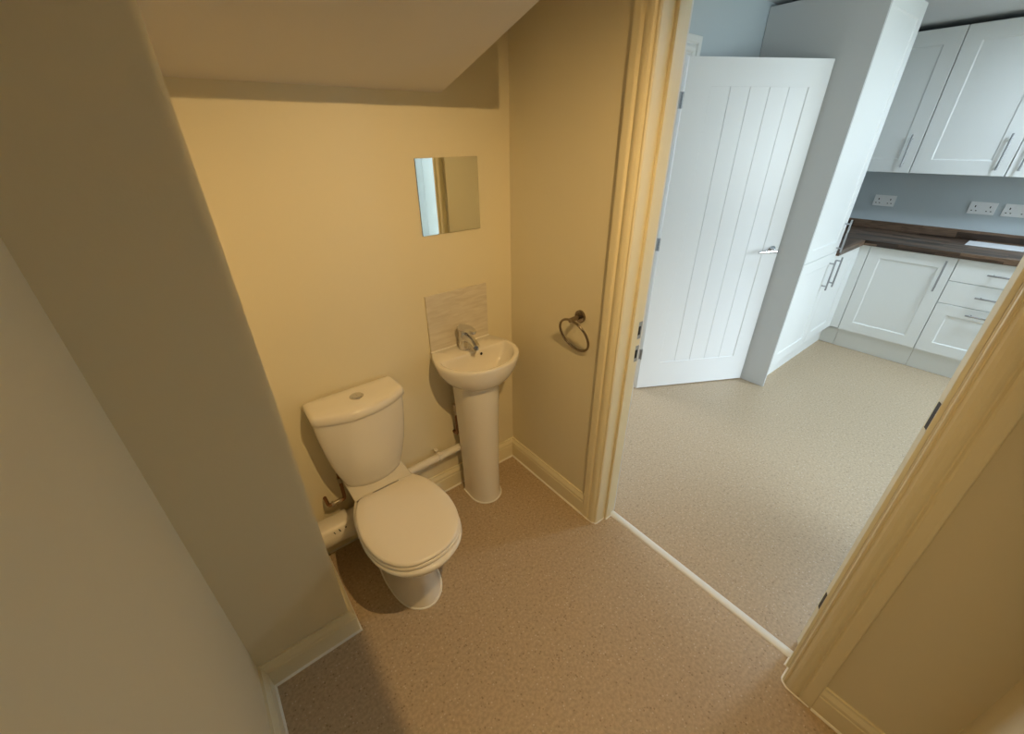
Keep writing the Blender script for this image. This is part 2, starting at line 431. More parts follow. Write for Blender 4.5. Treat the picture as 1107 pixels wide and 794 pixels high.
# white kitchen door, open against the tall unit
HA = .5037; HX, HY = 1.1514, -.0166; DW = .838; DT = .035
d2 = empty('door_2', (HX, HY, 0), 'tall white boarded door standing open beside the grey cabinet end panel', 'door', kind='structure', rz=-HA)
leaf = boarded_leaf(DW, 1.981, DT, .147, .728, .207, 1.862, .008)
bmesh.ops.translate(leaf, verts=leaf.verts, vec=(0, DT/2, 0))       # visible face on the local y=0 plane
lo = obj('door_leaf', leaf, 'door_white', d2, world=False)
hm = bmesh.new()
hand = bpy.data.objects.new('handle_holder_tmp', None)
def lever_at(parent, x, z, yfront, sg, hdir):
    bm = bmesh.new(); y = yfront
    disc(bm, (x, y, z), (0, sg, 0), .026, .008, chamfer=.002)
    pts = [(x, y+sg*.006, z), (x, y+sg*.042, z)]
    pts += bez((x, y+sg*.046, z), (x, y+sg*.056, z), (x, y+sg*.056, z), (x+hdir*.014, y+sg*.056, z), 6)
    pts += [(x+hdir*.07, y+sg*.056, z), (x+hdir*.128, y+sg*.053, z)]
    tube(bm, pts, .0095, n=16)
    return obj('door_handle', bm, 'chrome', parent, smooth=True, world=False)
bpy.data.objects.remove(hand)
lever_at(d2, .787, .982, 0, -1, -1); lever_at(d2, .787, .982, DT, 1, -1)
for z in (1.800, 1.050, .290):
    bm = hinge_mesh(-.006, -.004, z, 1, 1)
    box(bm, -.0345, .0, .0, .0016, z-.038, z+.038)
    box(bm, -.0012, .0, .0, .030, z-.038, z+.038)
    obj('hinge', bm, 'steel', d2, world=False)

# frame of that door
f2 = empty('trim_2', ((DX0+DX1)/2, 0, 0), 'white moulded frame of the kitchen door, mostly hidden behind the doorway', 'door frame', kind='structure')
bm = bmesh.new()
loft(bm, [[(DX1+u, -t, 0) for u, t in ARCH], [(DX1+u, -t, 1.995+u) for u, t in ARCH]])
loft(bm, [[(DX0-u, -.004-t, 0) for u, t in ARCH], [(DX0-u, -.004-t, 1.995+u) for u, t in ARCH]])
loft(bm, [[(DX0-u, -t, 1.995+u) for u, t in ARCH], [(DX1+u, -t, 1.995+u) for u, t in ARCH]])
obj('architrave', bm, 'trim_white', f2)
obj('lining', B((DX1, DX1+.03, -.001, .125, 0, 2.0), (DX0-.03, DX0, -.005, .125, 0, 2.0), (DX0-.03, DX1+.03, -.001, .125, 2.0, 2.03), (DX1-.012, DX1, .042, .075, 0, 2.0), (DX0, DX0+.012, .042, .075, 0, 2.0)), 'trim_white', f2, bevel=.001)

# cloakroom door, swung right round into the kitchen
TH = math.radians(154)
PXp, PYp = .1335, -1.4880
d1 = empty('door_1', (PXp, PYp, 0), 'cream cloakroom door folded back into the kitchen, only its hinge edge showing', 'door', kind='structure', rz=PI/2-TH)
leaf = boarded_leaf(.826, 1.981, DT, .147, .716, .207, 1.862, .008)
bmesh.ops.translate(leaf, verts=leaf.verts, vec=(.003, .005+DT/2, 0))
obj('door_leaf', leaf, 'trim', d1, world=False)
lever_at(d1, .775, .982, .005+DT, 1, -1); lever_at(d1, .775, .982, .005, -1, -1)
for z in (1.800, 1.025, .268):
    bm = hinge_mesh(0, 0, z, 1, 1)
    box(bm, .0012, .003, .0, .031, z-.038, z+.038)
    hg = obj('hinge', bm, 'dark_metal', d1, world=False)

# ------------------------------------------------------------------ toilet
TX = -.822
t = empty('toilet', (TX, -.30, 0), 'white close-coupled toilet with its lid closed, beside the column', 'toilet')
def egg(hw, yb, yf, wide=.42, backw=.75, n=96):
    """egg outline: straight-ish back at yb of half width hw*backw, widest at a fraction, round front at yf"""
    L = yb-yf; pts = []
    ctl = [(-backw, 0), (-backw*1.02, .03), (-.93, .2), (-1.0, wide*.92), (-1.0, wide*1.15), (-.93, .74), (-.72, .89), (-.40, .975), (0, 1.012), (.40, .975), (.72, .89), (.93, .74), (1.0, wide*1.15), (1.0, wide*.92), (.93, .2), (backw*1.02, .03), (backw, 0)]
    poly = [(TX+u*hw, yb-v*L) for u, v in ctl]
    poly = chaikin(poly, 3)
    return polar(poly, (TX, (yb+yf)/2), n)
bm = bmesh.new()
rings = [(0, .100, -.13, -.516), (.012, .098, -.13, -.513), (.05, .089, -.13, -.500), (.11, .083, -.13, -.490), (.17, .084, -.13, -.492), (.225, .096, -.13, -.512),
         (.275, .120, -.15, -.555), (.315, .141, -.17, -.595), (.350, .157, -.19, -.628), (.378, .167, -.20, -.646), (.395, .1715, -.205, -.654), (.403, .170, -.205, -.652), (.4065, .164, -.210, -.645)]
loft(bm, [at_z(egg(hw, yb, yf, wide=.5 if z > .2 else .45, backw=.72 if z > .2 else .8), z) for z, hw, yb, yf in rings])
# shelf and trap body under the cistern
def rrect(cx, hw, y0, y1, r=.02, n=64):
    poly = chaikin([(cx-hw, y0), (cx-hw, y0), (cx-hw, y1), (cx-hw, y1), (cx+hw, y1), (cx+hw, y1), (cx+hw, y0), (cx+hw, y0)], 3)
    return polar(poly, (cx, (y0+y1)/2), n)
loft(bm, [at_z(rrect(TX, hw, y0, y1), z) for z, hw, y0, y1 in ((.0, .088, -.09, -.28), (.10, .075, -.08, -.28), (.18, .068, -.03, -.28), (.27, .080, -.025, -.30), (.34, .100, -.025, -.31), (.385, .118, -.025, -.32), (.402, .121, -.025, -.32), (.4065, .117, -.028, -.30))])
bowl = obj('bowl', bm, 'ceramic', t, smooth=True, angle=55)
# seat ring and lid
LID = [(-.1145, -.243), (-.1165, -.246), (-.135, -.275), (-.155, -.325), (-.1665, -.385), (-.1695, -.445), (-.162, -.505), (-.143, -.560), (-.110, -.606), (-.065, -.633), (0, -.6425)]
def lid_ring(grow, z, n=96):
    full = LID+[(-x, y) for x, y in LID[-2::-1]]
    poly = [(TX+x, y) for x, y in full]
    poly = chaikin(poly, 2)
    c = (TX, -.44)
    R = polar(poly, c, n); out = []
    for x, y in R:
        dx, dy = x-c[0], y-c[1]; L = math.hypot(dx, dy); k = (L+grow)/L
        out.append((c[0]+dx*k, c[1]+dy*k))
    return at_z(out, z)
bm = bmesh.new()
loft(bm, [lid_ring(-.004, .4075), lid_ring(.0, .409), lid_ring(.001, .414), lid_ring(.0, .421), lid_ring(-.005, .4235)])
obj('seat', bm, 'seat_plastic', t, smooth=True, angle=60)
bm = bmesh.new()
loft(bm, [lid_ring(-.006, .4245), lid_ring(-.002, .4265), lid_ring(-.001, .431), lid_ring(-.003, .4365), lid_ring(-.010, .4400), lid_ring(-.05, .4410), lid_ring(-.12, .4415)])
lid = obj('lid', bm, 'seat_plastic', t, smooth=True, angle=60)
for sx in (-1, 1):
    bm = bmesh.new(); tube(bm, [(TX+sx*.075-.022, -.236, .4195), (TX+sx*.075+.022, -.236, .4195)], .0105, n=16)
    disc(bm, (TX+sx*.075, -.232, .4065), (0, 0, 1), .013, .008)
    obj('seat_hinge', bm, 'seat_plastic', t, smooth=True)
# cistern
def tank_ring(w, yf, yc, z, yb=-.020, n=96):
    ctl = [(-w*.97, yb), (-w*.985, yb), (-w, (yb+yc)/2), (-w, yc+.01), (-w*.985, yc-.004), (-w*.90, yc-.016), (-w*.60, yc+(yf-yc)*.74), (-w*.3, yc+(yf-yc)*.97), (0, yf-.001),
           (w*.3, yc+(yf-yc)*.97), (w*.60, yc+(yf-yc)*.74), (w*.90, yc-.016), (w*.985, yc-.004), (w, yc+.01), (w, (yb+yc)/2), (w*.985, yb), (w*.97, yb)]
    poly = chaikin([(TX-.003+x, y) for x, y in ctl], 2)
    return at_z(polar(poly, (TX-.003, -.09), n), z)
bm = bmesh.new()
loft(bm, [tank_ring(.100, -.160, -.118, .404), tank_ring(.112, -.168, -.120, .410), tank_ring(.121, -.172, -.120, .430), tank_ring(.137, -.177, -.122, .480), tank_ring(.151, -.181, -.124, .540),
          tank_ring(.162, -.185, -.126, .610), tank_ring(.169, -.188, -.128, .680), tank_ring(.1715, -.188, -.129, .7440), tank_ring(.165, -.182, -.124, .7446)])
obj('cistern', bm, 'ceramic', t, smooth=True, angle=60)
bm = bmesh.new()
loft(bm, [tank_ring(.165, -.182, -.124, .7470, -.022), tank_ring(.1755, -.194, -.134, .7472, -.015), tank_ring(.1768, -.196, -.135, .749, -.014), tank_ring(.177, -.196, -.135, .765, -.014), tank_ring(.1755, -.194, -.134, .774, -.015), tank_ring(.170, -.188, -.130, .7805, -.019),
          tank_ring(.160, -.178, -.122, .784, -.027), tank_ring(.10, -.13, -.10, .7855, -.055)])
cl = obj('cistern_lid', bm, 'ceramic', t, smooth=True, angle=60)
bm = bmesh.new(); disc(bm, (TX, -.100, .7835), (0, 0, 1), .0255, .0055, chamfer=.003)
fb = obj('flush_button', bm, 'chrome', cl, smooth=True)
bm = bmesh.new()
for s in (-1, 1):
    c = [(TX+s*.0012, -.100-.0195)]+[(TX+s*(.0012+.018*math.sin(a)), -.100-.0195*math.cos(a)) for a in [PI*k/16 for k in range(1, 16)]]+[(TX+s*.0012, -.100+.0195)]
    loft(bm, [[(x, y, .7885) for x, y in c], [(x, y, .7900) for x, y in c]])
obj('button_half', bm, 'chrome', fb)
# sealant round the foot
bm = bmesh.new()
rg = egg(.1015, -.13, -.5175, wide=.45, backw=.8)
pp = [(x, y, .002) for x, y in rg]
R = []
for i, p in enumerate(pp):
    a = Vector(pp[(i+1) % len(pp)])-Vector(pp[i-1]); nrm = Vector((a.y, -a.x, 0)).normalized()
    R.append([bm.verts.new(tuple(Vector(p)+nrm*.004*math.cos(2*PI*k/8)+Vector((0, 0, .004*math.sin(2*PI*k/8))))) for k in range(8)])
for i in range(len(R)): ring_faces(bm, R[i], R[(i+1) % len(R)])
obj('sealant_bead', bm, 'sealant', t, smooth=True)

# soil pipe to the left of the pan
sp = empty('soil_pipe', (-1.03, -.085, 0), 'fat white soil pipe running from the pan into the column', 'pipe')
bm = bmesh.new(); tube(bm, [(XP, -.085, .190), (-.965, -.085, .190)], .058, n=40); obj('pipe', bm, 'pvc', sp, smooth=True)
bm = bmesh.new(); tube(bm, [(-.985, -.085, .190), (-.962, -.085, .190), (-.961, -.085, .190), (-.899, -.085, .190)], [.060, .060, .051, .051], n=40); obj('pan_connector', bm, 'pvc', sp, smooth=True)
bm = bmesh.new()
for x, a0, a1, w in ((-1.037, .95, 1.12, .004), (-1.016, .90, 1.12, .005), (-.990, .95, 1.04, .008)):
    c = [( -math.cos(PI/2-a), math.sin(PI/2-a)) for a in (a0, (a0+a1)/2, a1)]
    rr = .0586
    vs = [[bm.verts.new((x+s*w/2+k*.002, -.085-rr*math.sin(a), .190+rr*math.cos(a))) for s in (-1, 1)] for k, a in enumerate((a0, (a0+a1)/2, a1))]
    for p, q_ in zip(vs, vs[1:]): bm.faces.new((p[0], p[1], q_[1], q_[0]))
obj('printed_mark', bm, 'ink', sp)
# cold feed with isolating valve
cf = empty('feed_pipe', (-1.0, -.05, .29), 'short copper feed pipe with a tarnished valve at the lower left of the cistern', 'pipe')
bm = bmesh.new(); tube(bm, [(-1.018, 0, .300), (-1.018, -.035, .300)]+bez((-1.018, -.04, .300), (-1.018, -.055, .300), (-1.016, -.058, .300), (-1.000, -.058, .300), 6)+[(-.965, -.058, .300)]+bez((-.962, -.058, .300), (-.954, -.058, .300), (-.9505, -.058, .304), (-.9505, -.058, .312), 6)+[(-.9505, -.058, .440)], .0075, n=14)
obj('pipe', bm, 'copper', cf, smooth=True)
bm = bmesh.new(); tube(bm, [(-1.006, -.058, .300), (-.997, -.058, .300)], .0125, n=6); tube(bm, [(-.997, -.058, .300), (-.974, -.058, .300)], .010, n=16); tube(bm, [(-.974, -.058, .300), (-.965, -.058, .300)], .0125, n=6)
disc(bm, (-.985, -.066, .300), (0, -1, 0), .006, .006)
obj('isolating_valve', bm, 'brass', cf)
bm = bmesh.new(); tube(bm, [(-.9505, -.058, .395), (-.9505, -.058, .418)], .012, n=6); obj('pipe_nut', bm, 'brass', cf)

# waste pipe with clip
wp = empty('waste_pipe', (-.6, -.045, .27), 'white plastic waste pipe along the wall above the skirting, between toilet and pedestal', 'pipe')
bm = bmesh.new(); tube(bm, [(-.738, -.045, .2632), (-.365, -.045, .2714)], .0185, n=28)
obj('pipe', bm, 'pvc', wp, smooth=True)
bm = bmesh.new(); tube(bm, [(-.499, -.045, .2682), (-.483, -.045, .2686)], .0225, n=28); box(bm, -.499, -.483, -.040, 0, .244, .252); box(bm, -.499, -.483, -.066, -.045, .2885, .2945); box(bm, -.499, -.483, -.024, -.0, .284, .292)
obj('pipe_clip', bm, 'pvc', wp, bevel=.001)

# ------------------------------------------------------------------ wash basin
BX = -.297
OUT = [(-.150, -.002), (-.158, -.012), (-.178, -.060), (-.192, -.115), (-.193, -.165), (-.172, -.218), (-.130, -.262), (-.072, -.293), (0, -.304)]
INN = [(-.162, -.108), (-.170, -.118), (-.172, -.150), (-.160, -.188), (-.134, -.229), (-.094, -.262), (-.048, -.281), (0, -.286)]
CB = (BX, -.175)
def sym(half): return [(BX+x, y) for x, y in half]+[(BX-x, y) for x, y in half[::-1] if x != 0]
def ring_of(half, z, k=1., c=CB, n=120, it=2):
    R = polar(chaikin(sym(half), it), CB, n)
    return [(c[0]+(x-CB[0])*k, c[1]+(y-CB[1])*k, z) for x, y in R]
def blend(r1, r2, f, z): return [(a[0]*(1-f)+b_[0]*f, a[1]*(1-f)+b_[1]*f, z) for a, b_ in zip(r1, r2)]
O = polar(chaikin([(BX-.150, 0), (BX-.150, 0)]+sym(OUT)+[(BX+.150, 0), (BX+.150, 0)], 2), CB, 120)
O = [(x, y, 0) for x, y in O]
I = ring_of(INN, 0)
PT = polar(chaikin([(BX-.094, -.0), (BX-.096, -.0), (BX-.099, -.08), (BX-.096, -.155), (BX-.070, -.205), (BX-.032, -.228), (BX, -.233), (BX+.032, -.228), (BX+.070, -.205), (BX+.096, -.155), (BX+.099, -.08), (BX+.096, 0), (BX+.094, -.0)], 2), CB, 120)
PT = [(x, y, 0) for x, y in PT]
Z0 = .812
w = empty('wash_basin', (BX, -.12, 0), 'small white pedestal wash basin in the corner of the cloakroom', 'basin')
bm = bmesh.new()
rings = [blend(O, PT, 1.0, .680), blend(O, PT, .86, .684), blend(O, PT, .62, .696), blend(O, PT, .40, .714), blend(O, PT, .22, .737), blend(O, PT, .10, .760), blend(O, PT, .035, .782), blend(O, PT, .0, .797), blend(O, PT, .0, .804)]
def inset(r, d, z):
    out = []; n = len(r)
    for i in range(n):
        a = Vector(r[(i+1) % n][:2])-Vector(r[i-1][:2]); nr = Vector((-a.y, a.x)).normalized()
        out.append((r[i][0]+nr.x*d, r[i][1]+nr.y*d, z))
    return out
rings += [inset(O, .0015, .809), inset(O, .0045, Z0)]
rings += [inset(I, -.004, Z0), inset(I, -.0005, Z0-.0015), inset(I, .0025, Z0-.007)]
cD = (BX, -.175)
def bowl_ring(f, z): return [(x*(1-f)+cD[0]*f, y*(1-f)+cD[1]*f, z) for x, y, _ in I]
rings += [bowl_ring(.05, .790), bowl_ring(.12, .765), bowl_ring(.24, .738), bowl_ring(.42, .716), bowl_ring(.65, .703), bowl_ring(.86, .698)]
loft(bm, rings, True, True)
bas = obj('basin', bm, 'ceramic', w, smooth=True, angle=75)
bm = bmesh.new(); disc(bm, (BX, -.175, .6985), (0, 0, 1), .020, .004, chamfer=.0015); disc(bm, (BX, -.175, .7025), (0, 0, 1), .010, .002)
obj('drain', bm, 'chrome', bas, smooth=True)
ov = (BX+.036, -.1125, .790)
bm = bmesh.new(); torus(bm, (ov[0], ov[1]-.0015, ov[2]), (1, 0, 0), (0, .25, 1), .0085, .002, 32, 8); obj('overflow_rim', bm, 'ceramic', bas, smooth=True)
bm = bmesh.new(); disc(bm, (ov[0], ov[1]+.001, ov[2]), (0, -1, .25), .0078, .0022); obj('overflow_hole', bm, 'dark', bas)
# pedestal: U-section, open to the wall
def ped(z, hw, yf, yb=-.068, n=40):
    pts = []
    for k in range(n+1):
        a = PI*k/n
        pts.append((BX-.006-hw*math.cos(a)*(1+.0*a), yb-.07-(abs(yf-yb)-.07)*math.sin(a)**.9))
    pts = [(BX-.006-hw*.97, yb)]+pts+[(BX-.006+hw*.97, yb)]
    inner = [(BX-.006+(x-BX+.006)*.86, yb-(yb-y)*.9) for x, y in pts[::-1]]
    return [(x, y, z) for x, y in pts+inner]
bm = bmesh.new()
loft(bm, [ped(0, .080, -.232), ped(.012, .0785, -.230), ped(.05, .0775, -.228), ped(.20, .0785, -.226), ped(.35, .083, -.225), ped(.50, .088, -.226), ped(.60, .0925, -.228), ped(.655, .0955, -.229), ped(.6795, .0965, -.230)])
obj('pedestal', bm, 'ceramic', w, smooth=True, angle=50)
bm = bmesh.new()
pts = [p for p in ped(.002, .0825, -.234)[:43]]
tube(bm, pts, .004, n=8); obj('sealant_bead', bm, 'sealant', w, smooth=True)

# splashback tile
bm = B((-.452, -.147, -.009, 0, Z0+.001, 1.068))
sb = tag(obj('splashback_tile', bm, 'tile', bevel=.0015), 'single marbled beige tile on the wall behind the tap', 'tile')
obj('sealant_bead', B((-.455, -.144, -.0125, -.0085, Z0-.0005, Z0+.0055)), 'sealant', sb, bevel=.001)
# tap
tx, ty = -.312, -.062
tp = empty('mixer_tap', (tx, ty, Z0), 'chrome single-lever mixer tap on the basin deck', 'tap')
bm = bmesh.new()
tube(bm, [(tx, ty, Z0), (tx, ty, Z0+.005), (tx, ty, Z0+.006), (tx, ty, Z0+.05), (tx, ty, Z0+.078), (tx, ty, Z0+.084)], [.0270, .0270, .0245, .0235, .0235, .0215], n=32)
obj('tap_body', bm, 'chrome', tp, smooth=True, angle=35)
bm = bmesh.new()
sp_ = [(0, -.005, .052), (0, -.030, .064), (0, -.056, .062), (0, -.080, .052), (0, -.096, .043)]
rr = [(.0215, .0220), (.0205, .0190), (.0190, .0155), (.0175, .0140), (.0165, .0130)]
rings = []
for i, (p, (a_, b_)) in enumerate(zip(sp_, rr)):
    q0 = Vector(sp_[max(i-1, 0)]); q1 = Vector(sp_[min(i+1, 4)]); d = (q1-q0).normalized(); nx = Vector((1, 0, 0)); nz = nx.cross(d)
    rings.append([tuple(Vector((tx, ty, Z0))+Vector(p)+nx*a_*math.cos(2*PI*k/24)+nz*b_*math.sin(2*PI*k/24)) for k in range(24)])
loft(bm, rings)
spo = obj('spout', bm, 'chrome', tp, smooth=True, angle=50)
bm = bmesh.new(); disc(bm, (tx, ty-.090, Z0+.038), (0, -.25, -1), .0115, .010); obj('aerator', bm, 'steel', spo, smooth=True)
bm = bmesh.new()
lv = [(.026, .0, .088, .012), (.018, .0, .089, .0225), (-.004, 0, .093, .0270), (-.03, 0, .099, .0265), (-.058, 0, .100, .0225), (-.078, 0, .098, .0160), (-.086, 0, .097, .007)]
rings = []
for dy, _, dz, hw in lv:
    th = .030 if dy > -.02 else .030-(-.02-dy)*.28
    rings.append([(tx+hw*math.cos(2*PI*k/24), ty+dy, Z0+dz+th*.5*math.sin(2*PI*k/24)+(0.008 if dy > -.02 else .006)) for k in range(24)])
loft(bm, rings)
disc(bm, (tx, ty, Z0+.082), (0, 0, 1), .0225, .010)
obj('lever', bm, 'chrome', tp, smooth=True, angle=50)
# supplies beside the pedestal
for dx, nm in ((-.376, 'dull copper supply pipe with a valve rising at the left of the basin pedestal'), ):
    s = empty('supply_pipe', (dx, -.05, 0), nm, 'pipe')
    bm = bmesh.new(); tube(bm, [(dx, -.0, .345), (dx, -.030, .345), (dx, -.040, .36), (dx, -.040, .40), (dx, -.040, .50), (dx+.01, -.05, .60), (dx+.05, -.07, .66)], .0075, n=14); obj('pipe', bm, 'copper', s, smooth=True)
    bm = bmesh.new(); tube(bm, [(dx, -.040, .470), (dx, -.040, .483)], .0125, n=6); tube(bm, [(dx, -.040, .483), (dx, -.040, .515)], .0095, n=14); tube(bm, [(dx, -.040, .515), (dx, -.040, .528)], .0125, n=6)
    disc(bm, (dx, -.048, .499), (-.3, -1, 0), .006, .008)
    obj('isolating_valve', bm, 'brass', s)
s = empty('trap', (-.30, -.08, .45), 'plastic waste trap tucked behind the basin pedestal', 'waste trap')
bm = bmesh.new(); tube(bm, [(-.30, -.10, .665), (-.30, -.10, .52)], .019, n=20); tube(bm, [(-.30, -.10, .56), (-.30, -.10, .44)], .032, n=24)
obj('trap_body', bm, 'pvc', s, smooth=True)
bm = bmesh.new(); tube(bm, [(-.30, -.10, .53), (-.33, -.07, .52), (-.340, -.045, .48), (-.340, -.045, .30), (-.340, -.045, .270), (-.364, -.045, .2714)], .0185, n=20)
obj('outlet_pipe', bm, 'pvc', s, smooth=True)

# ------------------------------------------------------------------ mirror, towel ring
bm = B((-.4273, -.1627, -.0055, -.0008, 1.3057, 1.5729))
for f in bm.faces:
    f.material_index = 1
    if f.calc_center_median().y < -.005: f.material_index = 0
mr = tag(obj('mirror', bm, ['mirror', 'mirror_edge']), 'small frameless square mirror above the basin', 'mirror')
tr = empty('towel_ring', (0, -.453, 1.008), 'dark metal towel ring on the wall between basin and doorway', 'towel ring')
bm = bmesh.new(); disc(bm, (0, -.453, 1.008), (-1, 0, 0), .0255, .010, chamfer=.002); obj('wall_plate', bm, 'satin_nickel', tr, smooth=True, angle=35)
bm = bmesh.new(); tube(bm, [(-.008, -.453, 1.008), (-.062, -.453, 1.005)], .0095, n=20); obj('post', bm, 'satin_nickel', tr, smooth=True, angle=35)
bm = bmesh.new()
vx, vz = -.33, .944
torus(bm, (-.058-vx*.076, -.453, 1.005-vz*.076), (0, 1, 0), (vx, 0, vz), .0765, .0050, 80, 12)
obj('ring', bm, 'satin_nickel', tr, smooth=True)

# ------------------------------------------------------------------ kitchen
def shaker(axis, face, a0, a1, z0, z1, t=.019, fr=.078, rec=.006, flat=False):
    """cabinet front: axis 'x' -> front faces -x at x=face spanning y a0..a1; axis 'y' -> faces -y at y=face spanning x a0..a1"""
    bm = bmesh.new()
    def P(a, z, d): return (face+d, a, z) if axis == 'x' else (a, face+d, z)
    def rect(i, d): return [bm.verts.new(P(a, z, d)) for a, z in ((a0+i, z0+i), (a1-i, z0+i), (a1-i, z1-i), (a0+i, z1-i))]
    back = rect(0, t); e0 = rect(0, .0015); e1 = rect(.0015, 0)
    ring_faces(bm, back, e0); ring_faces(bm, e0, e1); bm.faces.new(back)
    if flat: bm.faces.new(e1)
    else:
        f0 = rect(fr, 0); f1 = rect(fr+.005, rec*.75); f2_ = rect(fr+.008, rec)
        ring_faces(bm, e1, f0); ring_faces(bm, f0, f1); ring_faces(bm, f1, f2_); bm.faces.new(f2_)
    return bm

def bar(axis, face, a, z, length=.220, vertical=True, off=.032, r=.006):
    bm = bmesh.new()
    def P(a_, z_, d): return (face-d, a_, z_) if axis == 'x' else (a_, face-d, z_)
    h = length/2
    if vertical:
        tube(bm, [P(a, z-h, off), P(a, z+h, off)], r, n=12)
        for k in (-1, 1): tube(bm, [P(a, z+k*(h-.028), -.0005), P(a, z+k*(h-.028), off)], r*.8, n=10)
    else:
        tube(bm, [P(a-h, z, off), P(a+h, z, off)], r, n=12)
        for k in (-1, 1): tube(bm, [P(a+k*(h-.028), z, -.0005), P(a+k*(h-.028), z, off)], r*.8, n=10)
    return bm

# tall unit
XT0, XT1, YF = 1.9006, 2.5146, -.581
ZT = 2.272
u = empty('tall_cabinet', ((XT0+XT1)/2, -.3, 0), 'full-height white kitchen cabinet with a grey end panel behind the open door', 'cabinet')
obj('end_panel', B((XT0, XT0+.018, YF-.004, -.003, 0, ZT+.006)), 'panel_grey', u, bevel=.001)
obj('body', B((XT0+.0185, XT1, YF+.021, -.003, .15, ZT)), 'cabinet', u)
obj('plinth', B((XT0+.0185, XT1, YF+.05, YF+.068, 0, .149)), 'cabinet', u)
d = obj('door', shaker('y', YF, XT0+.020, XT1-.0015, .902, ZT-.002), 'cabinet', u)
obj('handle', bar('y', YF, 2.466, 1.015), 'steel', d, smooth=True)
d = obj('door', shaker('y', YF, XT0+.020, XT1-.0015, .158, .8985), 'cabinet', u)
obj('handle', bar('y', YF, 2.440, .745), 'steel', d, smooth=True)

# corner base unit in the same run
XB = 3.081
u = empty('corner_base_cabinet', (2.8, -.3, 0), 'white corner base cabinet between the tall cabinet and the far run', 'cabinet')
obj('body', B((XT1+.001, XF-.003, YF+.021, -.003, .15, .868)), 'cabinet', u)
d = obj('door', shaker('y', YF, XT1+.003, 3.012, .168, .866), 'cabinet', u)
obj('handle', bar('y', YF, 2.570, .745), 'steel', d, smooth=True)
obj('corner_post', B((3.0145, XB+.019, YF, YF+.0195, .168, .866), (XB, XB+.019, -.642, YF-.0005, .168, .866)), 'cabinet', u, bevel=.001)
obj('plinth', B((XT1+.001, XB+.068, YF+.05, YF+.068, 0, .149), (XB+.05, XB+.068, -.643, YF+.05, 0, .149)), 'cabinet', u)

def base(y0, y1, label, drawers=False, handle_y=None, name='base_cabinet'):
    u = empty(name, (XB+.3, (y0+y1)/2, 0), label, 'cabinet')
    obj('body', B((XB+.0205, XF-.003, y0+.0005, y1-.0005, .15, .868)), 'cabinet', u)
    obj('plinth', B((XB+.05, XB+.068, y0+.0005, y1-.0005, 0, .149)), 'cabinet', u)
    a, b_ = y0+.0015, y1-.0015
    if drawers:
        for i, (z0, z1) in enumerate(((.711, .866), (.548, .7075), (.168, .5445))):
            dr = obj('drawer', shaker('x', XB, a, b_, z0, z1, flat=(i < 2)), 'cabinet', u)
            obj('handle', bar('x', XB, (y0+y1)/2, (.790, .630, .500)[i], .16, vertical=False), 'steel', dr, smooth=True)
    else:
        dd = obj('door', shaker('x', XB, a, b_, .168, .866), 'cabinet', u)
        obj('handle', bar('x', XB, handle_y, .733), 'steel', dd, smooth=True)
    return u
base(-1.150, -.6445, 'white single-door base cabinet at the far end of the worktop', handle_y=-1.100)
base(-1.652, -1.1515, 'white three-drawer base cabinet half hidden by the doorway frame', drawers=True, name='drawer_cabinet')

# worktop
bm = B((XB-.021, XF-.002, -1.66, -.003, .8695, .9085))
wt = tag(obj('worktop', bm, 'walnut_y', bevel=.003), 'dark walnut block worktop over the kitchen base cabinets', 'worktop')
obj('corner_run', B((XT1+.001, XB-.0215, YF-.019, -.003, .8695, .9085)), 'walnut_x', wt, bevel=.003)
obj('upstand', B((XF-.020, XF-.002, -1.66, -.021, .9088, .9745)), 'walnut_y', wt, bevel=.001)
obj('upstand', B((XT1+.001, XF-.002, -.020, -.003, .9088, .9745)), 'walnut_x', wt, bevel=.001)
# sheet on the worktop
bm = B((3.405, 3.615, -1.410, -1.113, .9087, .9105))
tag(obj('paper_sheet', bm, 'paper', bevel=.0005), 'thin white sheet lying flat on the dark worktop', 'paper')

# wall units
XU, ZU0, ZU1 = 3.366, 1.3715, 2.262
def wall_unit(y0, y1, label, hy):
    u = empty('wall_cabinet', (XU+.16, (y0+y1)/2, ZU0), label, 'cabinet', 'white wall cabinets above the worktop')
    obj('body', B((XU+.0205, XF-.002, y0+.0005, y1-.0005, ZU0, ZU1-.002)), 'cabinet', u)
    dd = obj('door', shaker('x', XU, y0+.0015, y1-.0015, ZU0+.001, ZU1, fr=.092), 'cabinet', u)
    obj('handle', bar('x', XU, hy, 1.520), 'steel', dd, smooth=True)
    return u
wall_unit(-.6325, -.130, 'white wall cabinet partly hidden behind the tall cabinet', -.575)
wall_unit(-1.1375, -.635, 'white wall cabinet with its whole door in view', -1.085)
wall_unit(-1.640, -1.1395, 'white wall cabinet cut by the right edge of the picture', -1.192)

# sockets
def socket(y, z, label):
    u = empty('wall_socket', (XF, y, z), label, 'socket', 'double sockets above the worktop')
    obj('face_plate', B((XF-.010, XF, y-.073, y+.073, z-.043, z+.043)), 'socket', u, bevel=.002)
    for sy in (-1, 1):
        obj('rocker_switch', B((XF-.0125, XF-.0098, y+sy*.012-.006, y+sy*.012+.006, z+.012, z+.032)), 'socket', u, bevel=.001)
        c = y+sy*.040
        for q_ in ((c-.003, c+.003, z+.004, z+.018), (c-.016, c-.008, z-.022, z-.016), (c+.008, c+.016, z-.022, z-.016)):
            obj('pin_hole', B((XF-.0105, XF-.0098)+q_), 'dark', u)
    return u
socket(-.490, 1.137, 'white double socket on the grey wall nearest the tall cabinet')
socket(-1.086, 1.136, 'white double socket left of its twin near the doorway frame')
socket(-1.268, 1.136, 'rightmost white double socket, cut by the picture edge')

